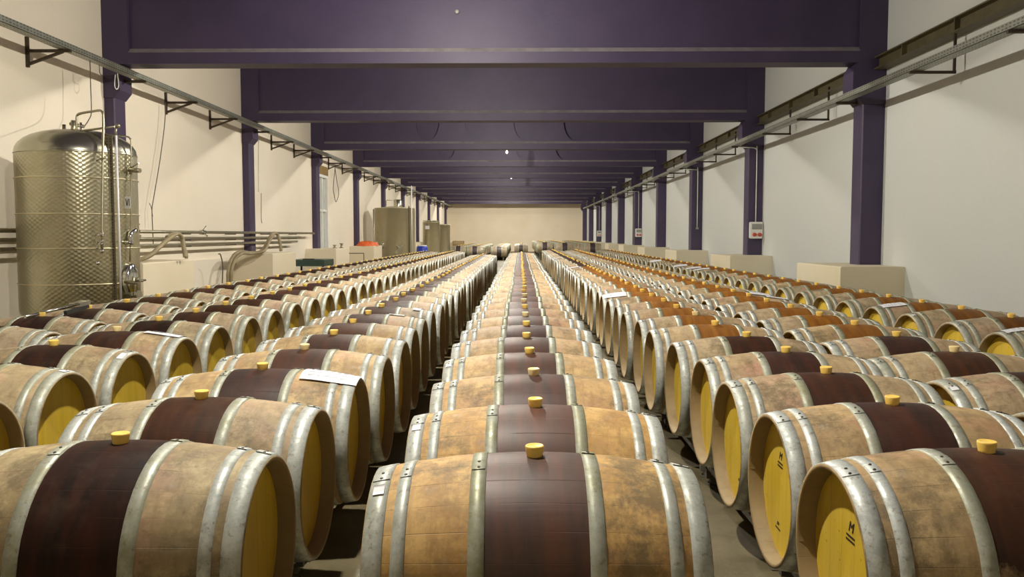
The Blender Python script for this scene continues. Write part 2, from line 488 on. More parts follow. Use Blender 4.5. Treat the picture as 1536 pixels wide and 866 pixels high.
def plinth(side, y):
    b = MB()
    if side < 0: a, c, z = XL, -5.80, 1.07
    else: a, c, z = 4.87, XR, 1.02
    y0, y1 = y - .85, y + 1.15
    e = .015
    b.prism([(a, 0), (c, 0), (c, z - e), (c - e, z), (a + e, z), (a, z - e)], y0, y1, 'y')
    struct('plinth', b, M['plinth'] if side < 0 else M['plinth_right'])
for y in BY: plinth(-1, y); plinth(1, y)
struct('trim_2', MB().box((XL, 14.75, 0), (XL + .12, 18.9, .98)), M['wall_left'])

# ------------------------------------------------------------------ barrels
L2 = .475; RB = .345; RH = .295
def rad(x): return RB - (RB - RH) * (x / L2) ** 2
def make_staves(seg=44):
    b = MB()
    N = 22
    out = [(-L2 + 2 * L2 * i / N, rad(-L2 + 2 * L2 * i / N)) for i in range(N + 1)]
    prof = [(-L2 + .068, RH - .022), (-L2 + .004, RH - .016), (-L2, RH - .010)] + out + [(L2, RH - .010), (L2 - .004, RH - .016), (L2 - .068, RH - .022)]
    b.lathe(prof, (0, 0, RB), 'x', seg)
    return b
def make_hoop(xa, xb, seg=44, lap=True):
    b = MB(); t = .0028
    pr = [(xa, rad(xa) - .001), (xa, rad(xa) + t), ((xa + xb) / 2, rad((xa + xb) / 2) + t + .0006), (xb, rad(xb) + t), (xb, rad(xb) - .001)]
    b.lathe(pr, (0, 0, RB), 'x', seg, mi=0)
    if lap:
        xm = (xa + xb) / 2; a0 = .10 if xa > 0 else -.28; a1 = a0 + .16
        pr = [(xa + .002, rad(xa) + t), (xa + .003, rad(xa) + 2.2 * t), (xb - .003, rad(xb) + 2.2 * t), (xb - .002, rad(xb) + t)]
        b.lathe(pr, (0, 0, RB), 'x', 5, a0, a1, mi=0)
        for aa in (a0 + .03, a1 - .03):
            r = rad(xm) + 2.2 * t
            c = Vector((xm, r * math.sin(aa), RB + r * math.cos(aa))); nrm = Vector((0, math.sin(aa), math.cos(aa)))
            b.tube([c - nrm * .001, c + nrm * .0025], [.0055, .004], 7, mi=1)
    return b
def make_head(side, seg=36):
    b = MB(); xh = side * (L2 - .060); R = RH - .021
    ring = [(xh, R * math.sin(2 * PI * k / seg), RB + R * math.cos(2 * PI * k / seg)) for k in range(seg)]
    inner = [(xh - side * .018, p[1], p[2]) for p in ring]
    f = list(range(seg))
    b.add(ring + inner, [f if side < 0 else f[::-1], [seg + i for i in (f[::-1] if side < 0 else f)]] + [(i, (i + 1) % seg, seg + (i + 1) % seg, seg + i) for i in range(seg)], False)
    return b
def make_bung():
    b = MB(); z = 2 * RB
    b.lathe([(-.006, .0001), (-.006, .024), (.004, .0245), (.026, .0285), (.030, .028), (.032, .0255), (.029, .022), (.029, .0001)], (0, 0, z), 'z', 18)
    return b
def mkmesh(mb, name, mats, fix=True):
    o = mb.build(name, mats, fix=fix); me = o.data; bpy.data.objects.remove(o); return me
ME_STAVES = mkmesh(make_staves(), 'staves', M['staves'])
HOOPX = [(-.473, -.418), (-.393, -.356), (-.185, -.141), (.141, .185), (.356, .393), (.418, .473)]
ME_HOOP = [mkmesh(make_hoop(a, b), 'hoop', [M['hoop'], M['rivet']]) for a, b in HOOPX]
ME_HEAD = [mkmesh(make_head(s), 'barrel_head', M['head']) for s in (-1, 1)]
ME_BUNG = mkmesh(make_bung(), 'bung', M['bung'])
ME_BUNGP = mkmesh(make_bung(), 'bung', M['bung_pale'])

def child(name, me, parent, color=None):
    o = bpy.data.objects.new(name, me); col.objects.link(o); o.parent = parent
    if color: o.color = color
    return o
# the first barrel with its parts; every other one copies it and each part
def first_barrel():
    r = empty('wine_barrel', (0, 0, 0))
    child('staves', ME_STAVES, r)
    for i in range(6): child('hoop', ME_HOOP[i], r)
    for i in range(2): child('barrel_head', ME_HEAD[i], r)
    child('bung', ME_BUNG, r)
    return r
PROTO = first_barrel(); PARTS = [c for c in PROTO.children]; used = [False]
def copy_barrel():
    if not used[0]: used[0] = True; return PROTO, PARTS
    r = PROTO.copy(); col.objects.link(r); cs = []
    for c in PARTS:
        k = c.copy(); col.objects.link(k); k.parent = r; cs.append(k)
    return r, cs

ZBAR = .152      # barrel belly above the floor
PITCHY = .722
ROWS = [  # name, x, first y, last y
    ('leftmost row', 'L3', -3.89, 5.26, 34.0),
    ('second row from left', 'L2', -2.785, 3.50, 34.2),
    ('row left of centre', 'L1', -1.270, 2.60, 28.9),
    ('centre row', 'C', .040, 2.46, 32.0),
    ('row right of centre', 'R1', 1.430, 2.52, 38.0),
    ('second row from right', 'R2', 2.465, 3.26, 38.0),
    ('rightmost row', 'R3', 3.93, 5.30, 38.4),
]
NEARX = {('L1', 0): -1.271, ('L1', 1): -1.29, ('L1', 2): -1.268, ('L1', 3): -1.245, ('L1', 4): -1.24, ('C', 0): .042, ('C', 1): .057, ('C', 2): .062, ('C', 3): .05,
         ('C', 4): .038, ('C', 5): .042, ('R1', 0): 1.422, ('R1', 1): 1.451, ('R1', 2): 1.46, ('R1', 3): 1.495, ('R1', 4): 1.47}
plan = []
for name, code, x, ya, yb in ROWS:
    n = int((yb - ya) / PITCHY + .5) + 1
    rr = random.Random(hash_seed := sum(map(ord, code)) * 13)
    for i in range(n):
        y = ya + i * PITCHY + rr.uniform(-.006, .006)
        tone = {'L3': .15, 'L2': .25, 'L1': .3, 'C': .78, 'R1': .45, 'R2': .35, 'R3': .12}[code] + rr.uniform(-.22, .22)
        rust = 0.0
        if code == 'R1' and i >= 5 and i < 22: rust = 1.0
        if code == 'R2' and i >= 4: rust = .95
        if code == 'R3': rust = .85 if i > 3 else .6
        if code in ('L1', 'L2', 'L3'): rust = .03
        rust = min(1, max(0, rust + rr.uniform(-.08, .08)))
        if code == 'C' and i == 0: tone = .85
        if code == 'L1' and i < 2: tone = .12
        if code == 'L1' and 2 <= i < 7: tone = .42
        if code == 'R1' and i == 0: tone = .38
        moss = {'L3': .7, 'L2': .6, 'L1': .35, 'C': .3, 'R1': .25, 'R2': .4, 'R3': .9}[code] + rr.uniform(-.2, .2)
        seed = rr.random()
        pink = {'L3': .65, 'L2': .35 if i < 5 else .75, 'L1': .1 if i < 6 else .7, 'C': 0 if i < 2 else min(.75, .12 * i), 'R1': .25 if i < 2 else .6, 'R2': .6, 'R3': .6}[code] + rr.uniform(-.15, .15)
        xx = x + rr.uniform(-.018, .018)
        if code == 'C': xx = x + rr.uniform(-.012, .012) + (.0 if i > 1 else .012)
        roll = rr.gauss(0, .035); yaw = rr.gauss(0, .008)
        if (code, i) in NEARX: xx = NEARX[(code, i)]; roll *= .25
        plan.append(dict(row=name, code=code, i=i, x=xx, y=y, tone=max(0, min(1, tone)), rust=rust, pink=max(0, min(1, pink)), moss=max(0, min(1, moss)), seed=seed, roll=roll, yaw=yaw, pale=rr.random() < .15))
order = sorted(plan, key=lambda p: math.hypot(p['x'], p['y']))
keep = set(id(p) for p in order[:300]); extra = order[300:]
# paper sheets and stickers: code, index, x centre on barrel, length, turn, roll angle
PAPERS = [('L2', 3, .33, .24, .20, .06, 'lying'), ('L1', 2, .345, .27, .22, -.05, 'lying'), ('L1', 6, .24, .13, .12, .1, 'small'), ('L1', 7, .33, .07, .10, .0, 'tiny'),
          ('R1', 10, -.33, .26, .26, .0, 'large'), ('R1', 21, -.33, .26, .26, .0, ''), ('R1', 31, -.34, .26, .26, .0, ''),
          ('R2', 8, .30, .24, .20, .15, ''), ('R2', 9, .30, .24, .22, .1, ''), ('R3', 1, -.32, .24, .20, .05, ''), ('R3', 4, -.30, .22, .17, .0, ''),
          ('R3', 16, -.30, .3, .24, .0, ''), ('R3', 17, -.30, .3, .24, .0, ''), ('R3', 19, -.30, .3, .24, .0, ''), ('R3', 24, -.30, .3, .24, .0, '')]
pap_at = {(p[0], p[1]): p for p in PAPERS}
barrel_of = {}
def tone_word(p):
    return 'honey' if p['tone'] > .6 else 'brown' if p['tone'] > .3 else 'greyish'
for p in plan:
    if id(p) not in keep: continue
    r, cs = copy_barrel()
    r.location = (p['x'], p['y'], ZBAR)
    # roll about the barrel's own axis keeps it resting at the same height
    c, s = math.cos(p['roll']), math.sin(p['roll'])
    r.rotation_euler = (p['roll'], 0, p['yaw'])
    r.location = (p['x'], p['y'] + s * RB, ZBAR + RB - c * RB)
    for k in cs:
        nm = k.name.split('.')[0]
        if nm == 'staves': k.color = (p['tone'], p['rust'], p['seed'], p['pink'])
        elif nm == 'hoop':
            belly = k.data in (ME_HOOP[2], ME_HOOP[3])
            k.color = (min(1, max(0, p['moss'] + (.45 if belly else -.15))), 0, p['seed'], 1)
        elif nm == 'barrel_head': k.color = (0, 0, p['seed'], 1)
        elif nm == 'bung' and p['pale']: k.data = ME_BUNGP
    sc = 'rusty' if p['rust'] > .5 else 'plum'
    tag(r, f"{tone_word(p)} oak barrel, {sc} belly, {ordinal(p['i'])} from front, {p['row']}", 'barrel', 'oak barrels in the ' + p['row'])
    barrel_of[(p['code'], p['i'])] = (r, p)

def curved_sheet(p, xc, ln, wd, ang, name, mat, lift=.004, n=8, thick=.0008):
    b = MB(); nx = 6
    vs = []
    for layer in (0, 1):
        for j in range(nx + 1):
            x = xc - ln / 2 + ln * j / nx
            for k in range(n + 1):
                a = ang + (-.5 + k / n) * wd / RB
                r = rad(x) + lift + layer * thick + .0012 * math.sin(j * 1.3 + k * .7) * (0 if name == 'sticker' else 1)
                vs.append((x, r * math.sin(a), RB + r * math.cos(a)))
    W = n + 1; T = (nx + 1) * W; fs = []
    for j in range(nx):
        for k in range(n):
            q = (j * W + k, j * W + k + 1, (j + 1) * W + k + 1, (j + 1) * W + k)
            fs.append(tuple(T + i for i in q)); fs.append(q[::-1])
    for j in range(nx):
        fs += [(j * W, (j + 1) * W, T + (j + 1) * W, T + j * W), (j * W + n, T + j * W + n, T + (j + 1) * W + n, (j + 1) * W + n)]
    b.add(vs, fs, True)
    return b
for (code, i, xc, ln, wd, ang, how) in PAPERS:
    if (code, i) not in barrel_of: continue
    r, p = barrel_of[(code, i)]
    b = curved_sheet(p, xc, ln, wd, ang - p['roll'], 'paper_sheet', M['paper'], .008)
    o = b.build('paper_sheet', M['paper'])
    bpy.context.view_layer.update()
    o.matrix_world = r.matrix_world.copy()
    # faint handwriting lines, a part of the sheet
    ib = MB(); rr = random.Random(i)
    if ln > .15:
        for q in range(4):
            a = ang - p['roll'] + (-.3 + .2 * q) * wd / RB
            x = xc - ln * .38
            while x < xc + ln * .3:
                dx = rr.uniform(.012, .035)
                R0 = rad(x) + .0115
                ib.bar((x, R0 * math.sin(a), RB + R0 * math.cos(a)), (x + dx, R0 * math.sin(a + rr.uniform(-.02, .02)), RB + (R0 - .0004) * math.cos(a)), .004, .0012)
                x += dx + .012
        k = ib.build('handwriting', M['ink'], o)
    size = 'small white label' if ln < .15 else 'white paper sheet'
    tag(o, f"{size} on the {ordinal(i)} barrel from front, {p['row']}", 'paper', 'paper sheets lying on barrels')
# stickers on end hoops
for (code, i, xc, ang) in [('C', 0, -.446, -.42), ('C', 1, -.446, -.35), ('L2', 2, .446, -.25), ('L2', 1, .446, .1), ('C', 3, -.446, -.3), ('R2', 1, -.446, -.3), ('R3', 3, -.446, -.2), ('R3', 2, .17, .0), ('L2', 3, .446, .5)]:
    if (code, i) not in barrel_of: continue
    r, p = barrel_of[(code, i)]
    b = curved_sheet(p, xc, .032, .045 if code != 'L2' else .09, ang, 'sticker', M['paper'], .0055, 3)
    o = b.build('sticker', M['paper'], r); o['label'] = 'small white sticker'
# burnt brand on barrel heads
def brand(code, i, side, y, z, txt, size, lines=2):
    r, p = barrel_of[(code, i)]
    cu = bpy.data.curves.new('brand', 'FONT'); cu.body = txt; cu.size = size; cu.extrude = .0006; cu.align_x = 'CENTER'; cu.shear = .3
    t = bpy.data.objects.new('t', cu); col.objects.link(t); bpy.context.view_layer.update()
    me = bpy.data.meshes.new_from_object(t.evaluated_get(bpy.context.evaluated_depsgraph_get())); bpy.data.objects.remove(t)
    me.materials.clear(); me.materials.append(M['ink_dark'])
    xs = side * (L2 - .060 + .0012)
    rot = Euler((PI / 2, 0, PI / 2 * (1 if side > 0 else -1)), 'XYZ').to_matrix().to_4x4()
    me.transform(Matrix.Translation((xs, y, z)) @ rot)
    child('brand_mark', me, r)
    b = MB(); rr = random.Random(3)
    for q in range(lines):
        yy = y - .03
        while yy < y + .03:
            dy = rr.uniform(.004, .011)
            b.box((xs - .0006, yy, z - .018 - q * .014), (xs + .0006, yy + dy, z - .012 - q * .014)); yy += dy + .004
    b.build('brand_lettering', M['ink_dark'], r)
brand('R1', 0, -1, -.02, RB + .10, 'M', .048)
brand('R1', 1, -1, .04, RB + .11, 'M', .045)
brand('R1', 1, -1, .05, RB - .16, 'm', .03, 1)
brand('R1', 2, -1, -.03, RB - .17, 'o', .03, 0)

# ------------------------------------------------------------------ racks, one under each pair
def rack_mesh_parts():
    d = {}
    yA, yB = -.70, .70
    X = .27
    d['rail'] = [MB().prism(bev_poly(s * X - .02, .075, s * X + .02, .115, .004), yA, yB, 'y') for s in (-1, 1)]
    d['cross_bar'] = [MB().prism(bev_poly(q - .02, .035, q + .02, .075, .004), -X - .04, X + .04, 'x') for q in (yA + .06, yB - .06)]
    legs = []
    for s in (-1, 1):
        for q in (yA + .06, yB - .06):
            b = MB().box((s * X - .018, q - .018, 0), (s * X + .018, q + .018, .075)); b.box((s * X - .035, q - .035, 0), (s * X + .035, q + .035, .006))
            legs.append(b)
    d['leg'] = legs
    cr = []
    for s in (-1, 1):
        for bc in (-PITCHY / 2, PITCHY / 2):
            # curved cradle saddle hugging the belly
            b = MB(); n = 10; r0 = rad(X) + .004; zc = ZBAR + RB
            top = []; bot = []
            for k in range(n + 1):
                a = -.42 + .84 * k / n
                top.append((bc + r0 * math.sin(a), zc - r0 * math.cos(a)))
            poly = [(bc - .16, .115)] + top + [(bc + .16, .115)]
            b.prism(poly, s * X - .006, s * X + .006, 'x')
            cr.append(b)
    d['cradle'] = cr
    return d
RK = rack_mesh_parts(); RKM = {k: [mkmesh(b, k, M['rack']) for b in v] for k, v in RK.items()}
allb = MB()
for k, v in RK.items():
    for b in v:
        base = len(allb.v); allb.v += b.v; allb.f += [[base + i for i in f] for f in b.f]; allb.m += b.m; allb.sm += b.sm
RK_ALL = mkmesh(allb, 'barrel_rack', M['rack'])
for name, code, x, ya, yb in ROWS:
    ps = [p for p in plan if p['code'] == code]
    for j in range(0, len(ps), 2):
        yc = ya + j * PITCHY + PITCHY / 2
        lab = f"low steel rack under the {ordinal(j)} and {ordinal(j + 1)} barrels, {name}" if j + 1 < len(ps) else f"low steel rack under the last barrel, {name}"
        if yc < 13:
            r = empty('barrel_rack', (x, yc, 0))
            for k, v in RKM.items():
                for me in v: child(k, me, r)
        else:
            r = bpy.data.objects.new('barrel_rack', RK_ALL); col.objects.link(r); r.location = (x, yc, 0)
        tag(r, lab, 'barrel rack', 'racks under the ' + name)

# ------------------------------------------------------------------ far barrels nobody can count: one object
SM = [simple('far_staves', (.40, .31, .20), .65, 0, .45, 5), simple('far_plum_belly', (.05, .03, .03), .5), M['hoop'], M['bung'], M['head']]
def low_barrel(b, x, y, z):
    c = (x, y, z + RB); seg = 14
    cuts = [-.475, -.42, -.393, -.356, -.185, -.141, 0, .141, .185, .356, .393, .42, .475]
    mats = [2, 0, 2, 0, 2, 1, 1, 2, 0, 2, 0, 2]
    b.lathe([(-.44, RH - .02), (-.475, RH - .01), (-.475, RH)], c, 'x', seg, mi=0)
    for a, q, m in zip(cuts[:-1], cuts[1:], mats):
        e = .003 if m == 2 else 0
        b.lathe([(a, rad(a) + e), (q, rad(q) + e)], c, 'x', seg, mi=m)
    b.lathe([(.475, RH), (.475, RH - .01), (.44, RH - .02)], c, 'x', seg, mi=0)
    for s in (-1, 1):
        ring = [(x + s * .435, y + (RH - .02) * math.sin(2 * PI * k / seg), c[2] + (RH - .02) * math.cos(2 * PI * k / seg)) for k in range(seg)]
        b.add(ring, [list(range(seg))], False, 4)
    b.lathe([(0, .025), (.03, .028), (.03, .001)], (x, y, z + 2 * RB - .002), 'z', 8, mi=3)
fb = MB(); rb = MB()
for p in extra: low_barrel(fb, p['x'], p['y'], ZBAR)
def far_rack(x, ya, yb, z):
    for s in (-1, 1):
        rb.bar((x + s * .27, ya - .3, z - .035 + .013), (x + s * .27, yb + .3, z - .035 + .013), .05, .06)
        y = ya - .25
        while y < yb + .3:
            rb.bar((x + s * .27, y, 0), (x + s * .27, y, z - .03), .04, .04); y += 1.44
FAR = [(-3.89, 52, 70, 0), (-2.785, 51, 70, 0), (-1.305, 50, 70, 0), (.04, 60, 70, 0), (1.43, 50, 70, .24), (2.465, 47, 70, .24), (3.93, 46, 70, .24)]
for x, ya, yb, dz in FAR:
    y = ya; rr = random.Random(int(ya * 7))
    while y < yb:
        low_barrel(fb, x + rr.uniform(-.02, .02), y, ZBAR + dz); y += .722
    far_rack(x, ya, yb, ZBAR + dz)
tag(fb.build('wine_barrels', SM, fix=True), 'distant block of oak barrels near the far wall, beyond the front rows', 'barrels', kind='stuff')
tag(rb.build('barrel_racking', M['rack']), 'steel racking under the distant block of barrels near the far wall', 'racks', kind='stuff')

# ------------------------------------------------------------------ cable trays
def tray(side):
    if side < 0: x0, x1, z0, name = -6.30, -6.16, 4.03, 'galvanised perforated cable tray running along the cream left wall'
    else: x0, x1, z0, name = 5.14, 5.30, 3.66, 'galvanised perforated cable tray running along the grey right wall'
    r = empty('cable_tray', (0, 0, 0))
    b = MB(); t = .006; h = .085
    yb = YF - 1.0 if side < 0 else YF - 8
    b.box((x0, Y0 + .05, z0), (x1, yb, z0 + t)); b.box((x0, Y0 + .05, z0), (x0 + t, yb, z0 + h)); b.box((x1 - t, Y0 + .05, z0), (x1, yb, z0 + h))
    b.build('channel', M['tray'], r)
    c = MB(); rr = random.Random(5)
    for q in range(3):
        pts = [(x0 + .035 + .035 * q + rr.uniform(-.01, .01), y, z0 + t + .014) for y in [Y0 + .1 + k * 2.0 for k in range(int((yb - Y0) / 2.0))]]
        c.tube(pts, .011, 6)
    c.build('cable', M['wire'], r)
    ys = []
    for y in BY: ys += [y + .18, y + 2.35 if side < 0 else y + 2.1, y + 4.6 if side < 0 else y + 4.3]
    ys = [y for y in ys if y < yb and not (side > 0 and False)]
    for k, y in enumerate(ys):
        b = MB(); oncol = k % 3 == 0
        if side < 0:
            xw = XL + (.17 + .10 if oncol else 0)
            if oncol:
                b.bar((xw - .02, y, z0 - .02), (x1 + .03, y, z0 - .02), .04, .04)
            else:
                b.bar((xw + .02, y, z0 - .24), (xw + .02, y, z0 + .17), .04, .04)
                b.bar((xw + .03, y, z0 - .02), (x1 + .03, y, z0 - .02), .04, .038)
                b.bar((xw + .03, y, z0 - .20), (x0 + .06, y, z0 - .03), .035, .035)
        else:
            if oncol: b.bar((XR - .37, y, z0 - .02), (x0 - .02, y, z0 - .02), .05, .04)
            else:
                b.bar((x0 - .02, y, z0 - .02), (x1 + .42, y, z0 - .02), .035, .035)
                b.bar((x1 + .40, y, z0 - .03), (x1 + .40, y, z0 + .58), .03, .03)
        b.build('bracket', M['bracket'], r)
    tag(r, name, 'cable tray')
tray(-1); tray(1)
# runway girder on the right columns
r = empty('runway_girder', (XR - .2, 0, 4.2))
for k, y in enumerate(BY):
    a = (BY[k - 1] + .42) if k else Y0 + .05
    b = MB()
    xg = XR - .12; zt = 4.34 ; zb = 4.14
    P = [(xg - .09, zb), (xg + .09, zb), (xg + .09, zb + .02), (xg + .012, zb + .03), (xg + .012, zt - .03), (xg + .09, zt - .02), (xg + .09, zt), (xg - .09, zt), (xg - .09, zt - .02), (xg - .012, zt - .03), (xg - .012, zb + .03), (xg - .09, zb + .02)]
    P = [(px - (XR - .2), pz - 4.2) for px, pz in P]
    b.prism(P, a, y - .02, 'y')
    yy = a + .8
    while yy < y - .5:
        b.box((xg - .085 - (XR - .2), yy, zb + .02 - 4.2), (xg + .08 - (XR - .2), yy + .02, zt - .02 - 4.2)); yy += 1.5
    b.build('girder_section', M['girder'], r, fix=True)
tag(r, 'olive steel girder running from column to column high on the right wall', 'girder')

# ------------------------------------------------------------------ lamps: one hanging in every bay
LX, LZ = -.52, 4.50
def lamp(x, y, z, bare, lab, power):
    r = empty('pendant_lamp', (x, y, ZT)); zz = z - ZT
    MB().tube([(0, 0, 0), (0, 0, zz + .30)], .010, 8).build('rod', M['shade'], r)
    if bare: MB().lathe([(.07, .001), (.07, .022), (.16, .024), (.30, .012)], (0, 0, zz), 'z', 16).build('lamp_holder', M['shade'], r)
    else:
        b = MB(); b.lathe([(.30, .03), (.28, .07), (.16, .09), (.10, .16), (.045, .215), (.040, .21), (.095, .155), (.15, .08), (.27, .06)], (0, 0, zz), 'z', 28)
        b.build('lamp_shade', M['shade'], r)
    b = MB(); b.lathe([(-.055, .001), (-.050, .018), (-.03, .032), (0, .038), (.03, .032), (.06, .018), (.10, .016)], (0, 0, zz), 'z', 16)
    b.build('bulb', M['bulb'], r)
    tag(r, lab, 'lamp', 'pendant lamps between the beams')
    ld = bpy.data.lights.new('bay_light', 'POINT'); ld.energy = power; ld.color = (1.0, .935, .82); ld.shadow_soft_size = .06
    lo = bpy.data.objects.new('bay_light', ld); col.objects.link(lo); lo.location = (x, y, z - (.09 if bare else .03))
for k in range(1, len(BY)):
    y = BY[k] - 3.35 if k < 3 else BY[k - 1] + 1.55
    lamp(-.98, y, 4.74, False, f"shaded pendant lamp hanging close behind the {ordinal(k - 1)} ceiling beam from the near end", 830 * (1.9 if k == 11 else 1))
lamp(-.50, BY[5] - 3.35, 4.50, True, 'bare pale bulb hanging low under the beams, the nearer of two', 45)
lamp(-.50, BY[7] - 3.35, 4.50, True, 'bare pale bulb hanging low under the beams, the farther of two', 45)

# ------------------------------------------------------------------ big tank
def big_tank():
    cx, cy = -5.64, 10.62; R = .70
    r = empty('fermentation_tank', (cx, cy, 0))
    zb, zs = .50, 2.50
    b = MB(); b.lathe([(zb, .001), (zb, R - .05), (zb + .02, R - .01), (zb + .05, R), (zs, R)], (0, 0, 0), 'z', 72); b.build('shell', M['dimple'], r)
    b = MB(); pr = [(zs, R), (zs + .012, R + .008), (zs + .024, R)]
    for k in range(9):
        t = k / 8; pr.append((zs + .03 + .30 * math.sin(t * PI / 2) * 1.0 * (1), R * math.cos(t * PI / 2) ** .85 if t < 1 else .001))
    b.lathe(pr, (0, 0, 0), 'z', 72); b.build('dome', M['steel'], r)
    for z in (.9, 1.34, 1.76, 2.20):
        b = MB(); b.lathe([(z - .006, R), (z - .006, R + .012), (z + .006, R + .012), (z + .006, R)], (0, 0, 0), 'z', 64); b.build('band', M['steel_rough'], r)
    for q in range(4):
        a = PI / 4 + q * PI / 2; b = MB(); p = (.55 * math.cos(a), .55 * math.sin(a)); b.tube([(p[0], p[1], 0), (p[0], p[1], zb + .03)], .04, 12); b.tube([(p[0], p[1], 0), (p[0], p[1], .02)], .07, 12); b.build('leg', M['steel'], r)
    def L(px, py, zc): v = at(px, py, zc); return (v.x - cx, v.y - cy, v.z)
    # level scale and sight tube on the front right of the shell
    p = L(168, 330, 10.28); px_, py_ = p[0], p[1]
    b = MB(); b.box((px_ - .06, py_ - .005, .62), (px_ + .035, py_ + .005, 2.72))
    b.build('level_scale', M['scale'], r)
    b = MB(); z = .7
    while z < 2.70:
        b.box((px_ - .038, py_ - .009, z), (px_ - .022, py_ - .005, z + .014)); b.box((px_ + .004, py_ - .009, z), (px_ + .016, py_ - .005, z + .014)); z += .034
    b.build('scale_mark', M['black'], r)
    q = L(178, 330, 10.26)
    MB().tube([(q[0], q[1], .62), (q[0], q[1], 2.72)], .013, 10).build('sight_tube', M['tube_white'], r)
    b = MB()
    for z in (.7, 1.35, 1.75, 2.2, 2.66): b.bar((px_, py_ + .01, z), (px_ * .82, py_ * .72, z), .02, .02)
    b.build('scale_bracket', M['steel'], r)
    # cleaning pipe that rises off the dome, runs right and drops down the front
    zc = 10.2
    b = MB(); b.tube(smooth_path([L(115, 203, 10.4), L(115, 180, 10.4), L(116, 173, 10.4), L(122, 170, 10.38), L(140, 167, 10.3), L(150, 166, 10.2), L(154, 170, 10.15), L(155, 180, 10.15), L(154, 250, 10.05), L(153, 375, 9.98)], 5), .015, 10)
    b.build('cleaning_pipe', M['pipe'], r)
    b = MB(); b.tube([L(118, 197, 10.3), L(172, 190, 10.2)], .013, 10); b.tube([L(174, 188, 10.2), L(174, 206, 10.2)], .011, 10)
    b.lathe([(-.03, .001), (-.02, .02), (0, .028), (.02, .02), (.03, .001)], L(177, 189, 10.2), 'z', 12); b.build('vent_pipe', M['pipe'], r)
    b = MB(); b.tube(smooth_path([L(120, 197, 10.35), L(160, 202, 10.45), L(190, 205, 10.5), L(195, 209, 10.5), L(196.5, 216, 10.5), L(196.5, 300, 10.5), L(195, 393, 10.5)], 5), .010, 8); b.build('drain_pipe', M['pipe'], r)
    # lifting lug, top valves
    b = MB(); b.tube([L(96, 206, 10.5), L(96, 187, 10.5)], .022, 10); b.box(*[tuple(Vector(L(96, y, 10.5)) + Vector((s, s, 0))) for y, s in ((203, .03), (196, -.03))]); b.build('lifting_lug', M['pipe'], r)
    b = MB(); b.tube([L(110, 205, 10.45), L(110, 181, 10.45)], .028, 12); b.tube([L(105, 186, 10.45), L(115, 186, 10.45)], .02, 10); b.build('breather_valve', M['pipe'], r)
    b = MB(); b.tube([L(121, 204, 10.4), L(121, 184, 10.4)], .014, 10); b.tube([L(117, 188, 10.4), L(126, 190, 10.4)], .022, 10); b.build('pressure_valve', M['chrome'], r)
    b = MB(); b.tube([L(194, 255, 10.5), L(210, 256, 10.45)], .030, 14); b.tube([L(198, 251, 10.5), L(208, 245, 10.4)], .007, 8); b.tube([L(196, 250, 10.5), L(196, 262, 10.5)], .018, 10); b.build('side_valve', M['pipe'], r)
    b = MB()
    for (x, y, s) in ((153, 351, .02), (153, 362, .02), (146, 364, .016), (146, 372, .02), (153, 377, .026), (147, 395, .026)):
        b.lathe([(-s, .001), (-s * .7, s * .7), (0, s), (s * .7, s * .7), (s, .001)], L(x, y, 9.95), 'z', 12)
    b.tube([L(143, 353, 9.95), L(158, 353, 9.95)], .010, 8); b.tube([L(145, 366, 9.95), L(156, 366, 9.95)], .010, 8)
    b.tube([L(146, 373, 9.95), L(146, 373, 9.95 + .12)], .014, 8); b.tube([L(147, 395, 9.95), L(147, 395, 10.08)], .014, 8)
    b.build('sampling_valve', M['chrome'], r)
    b = MB(); b.tube([L(153, 238, 10.0), L(144, 241, 10.05)], .008, 8); b.tube([L(151, 238, 10.0), L(158, 238, 10.0)], .012, 8); b.build('pipe_clamp', M['pipe'], r)
    # number plate
    b = MB(); a = L(187, 295, 10.22); c = L(195, 313, 10.22); b.box((a[0], a[1] - .004, a[2]), (c[0], a[1] + .004, c[2])); pl = b.build('number_plate', M['white'], r)
    b = MB(); m = ((a[0] + c[0]) / 2, a[1] - .006, (a[2] + c[2]) / 2)
    b.bar((m[0] - .018, m[1], m[2] + .045), (m[0] - .004, m[1], m[2] - .04), .006, .009); b.bar((m[0] + .014, m[1], m[2] + .045), (m[0] - .004, m[1], m[2] - .04), .006, .009); b.bar((m[0] + .026, m[1], m[2] + .045), (m[0] + .026, m[1], m[2] - .04), .006, .007)
    b.build('plate_lettering', M['black'], pl)
    # oval manway with wing nut, bottom outlets
    C = Vector(L(196, 421, 10.52)); b = MB()
    nrm = Vector((C.x, C.y, 0)).normalized(); nrm = (nrm + Vector((1.6, -.1, 0))).normalized(); sd = nrm.cross(Vector((0, 0, 1)))
    vs = []; rings = [(.12, .22, -.14), (.12, .22, .02), (.11, .205, .04), (.085, .165, .055), (.05, .09, .075), (.001, .001, .08)]
    S = 28
    for (ra, rbb, h) in rings:
        for k in range(S):
            t = 2 * PI * k / S; vs.append(C + sd * ra * math.cos(t) + Vector((0, 0, 1)) * rbb * math.sin(t) + nrm * h)
    fs = [(i * S + k, i * S + (k + 1) % S, (i + 1) * S + (k + 1) % S, (i + 1) * S + k) for i in range(len(rings) - 1) for k in range(S)]
    b.add(vs, fs, True); b.build('manway', M['chrome'], r, fix=True)
    b = MB(); b.tube([C + nrm * .07, C + nrm * .17], .016, 10); b.tube([C + nrm * .14 - sd * .1, C + nrm * .14 + sd * .1], .012, 8); b.bar(C - sd * .19 + nrm * .06, C + sd * .19 + nrm * .06, .04, .02); b.build('manway_clamp', M['steel'], r)
    b = MB(); b.tube([L(188, 423, 10.1), L(209, 425, 10.0)], .022, 10); b.tube([L(200, 415, 10.05), L(200, 434, 10.05)], .018, 10); b.tube([L(205, 420, 10.0), L(210, 419, 10.0)], .03, 10); b.build('outlet_valve', M['pipe'], r)
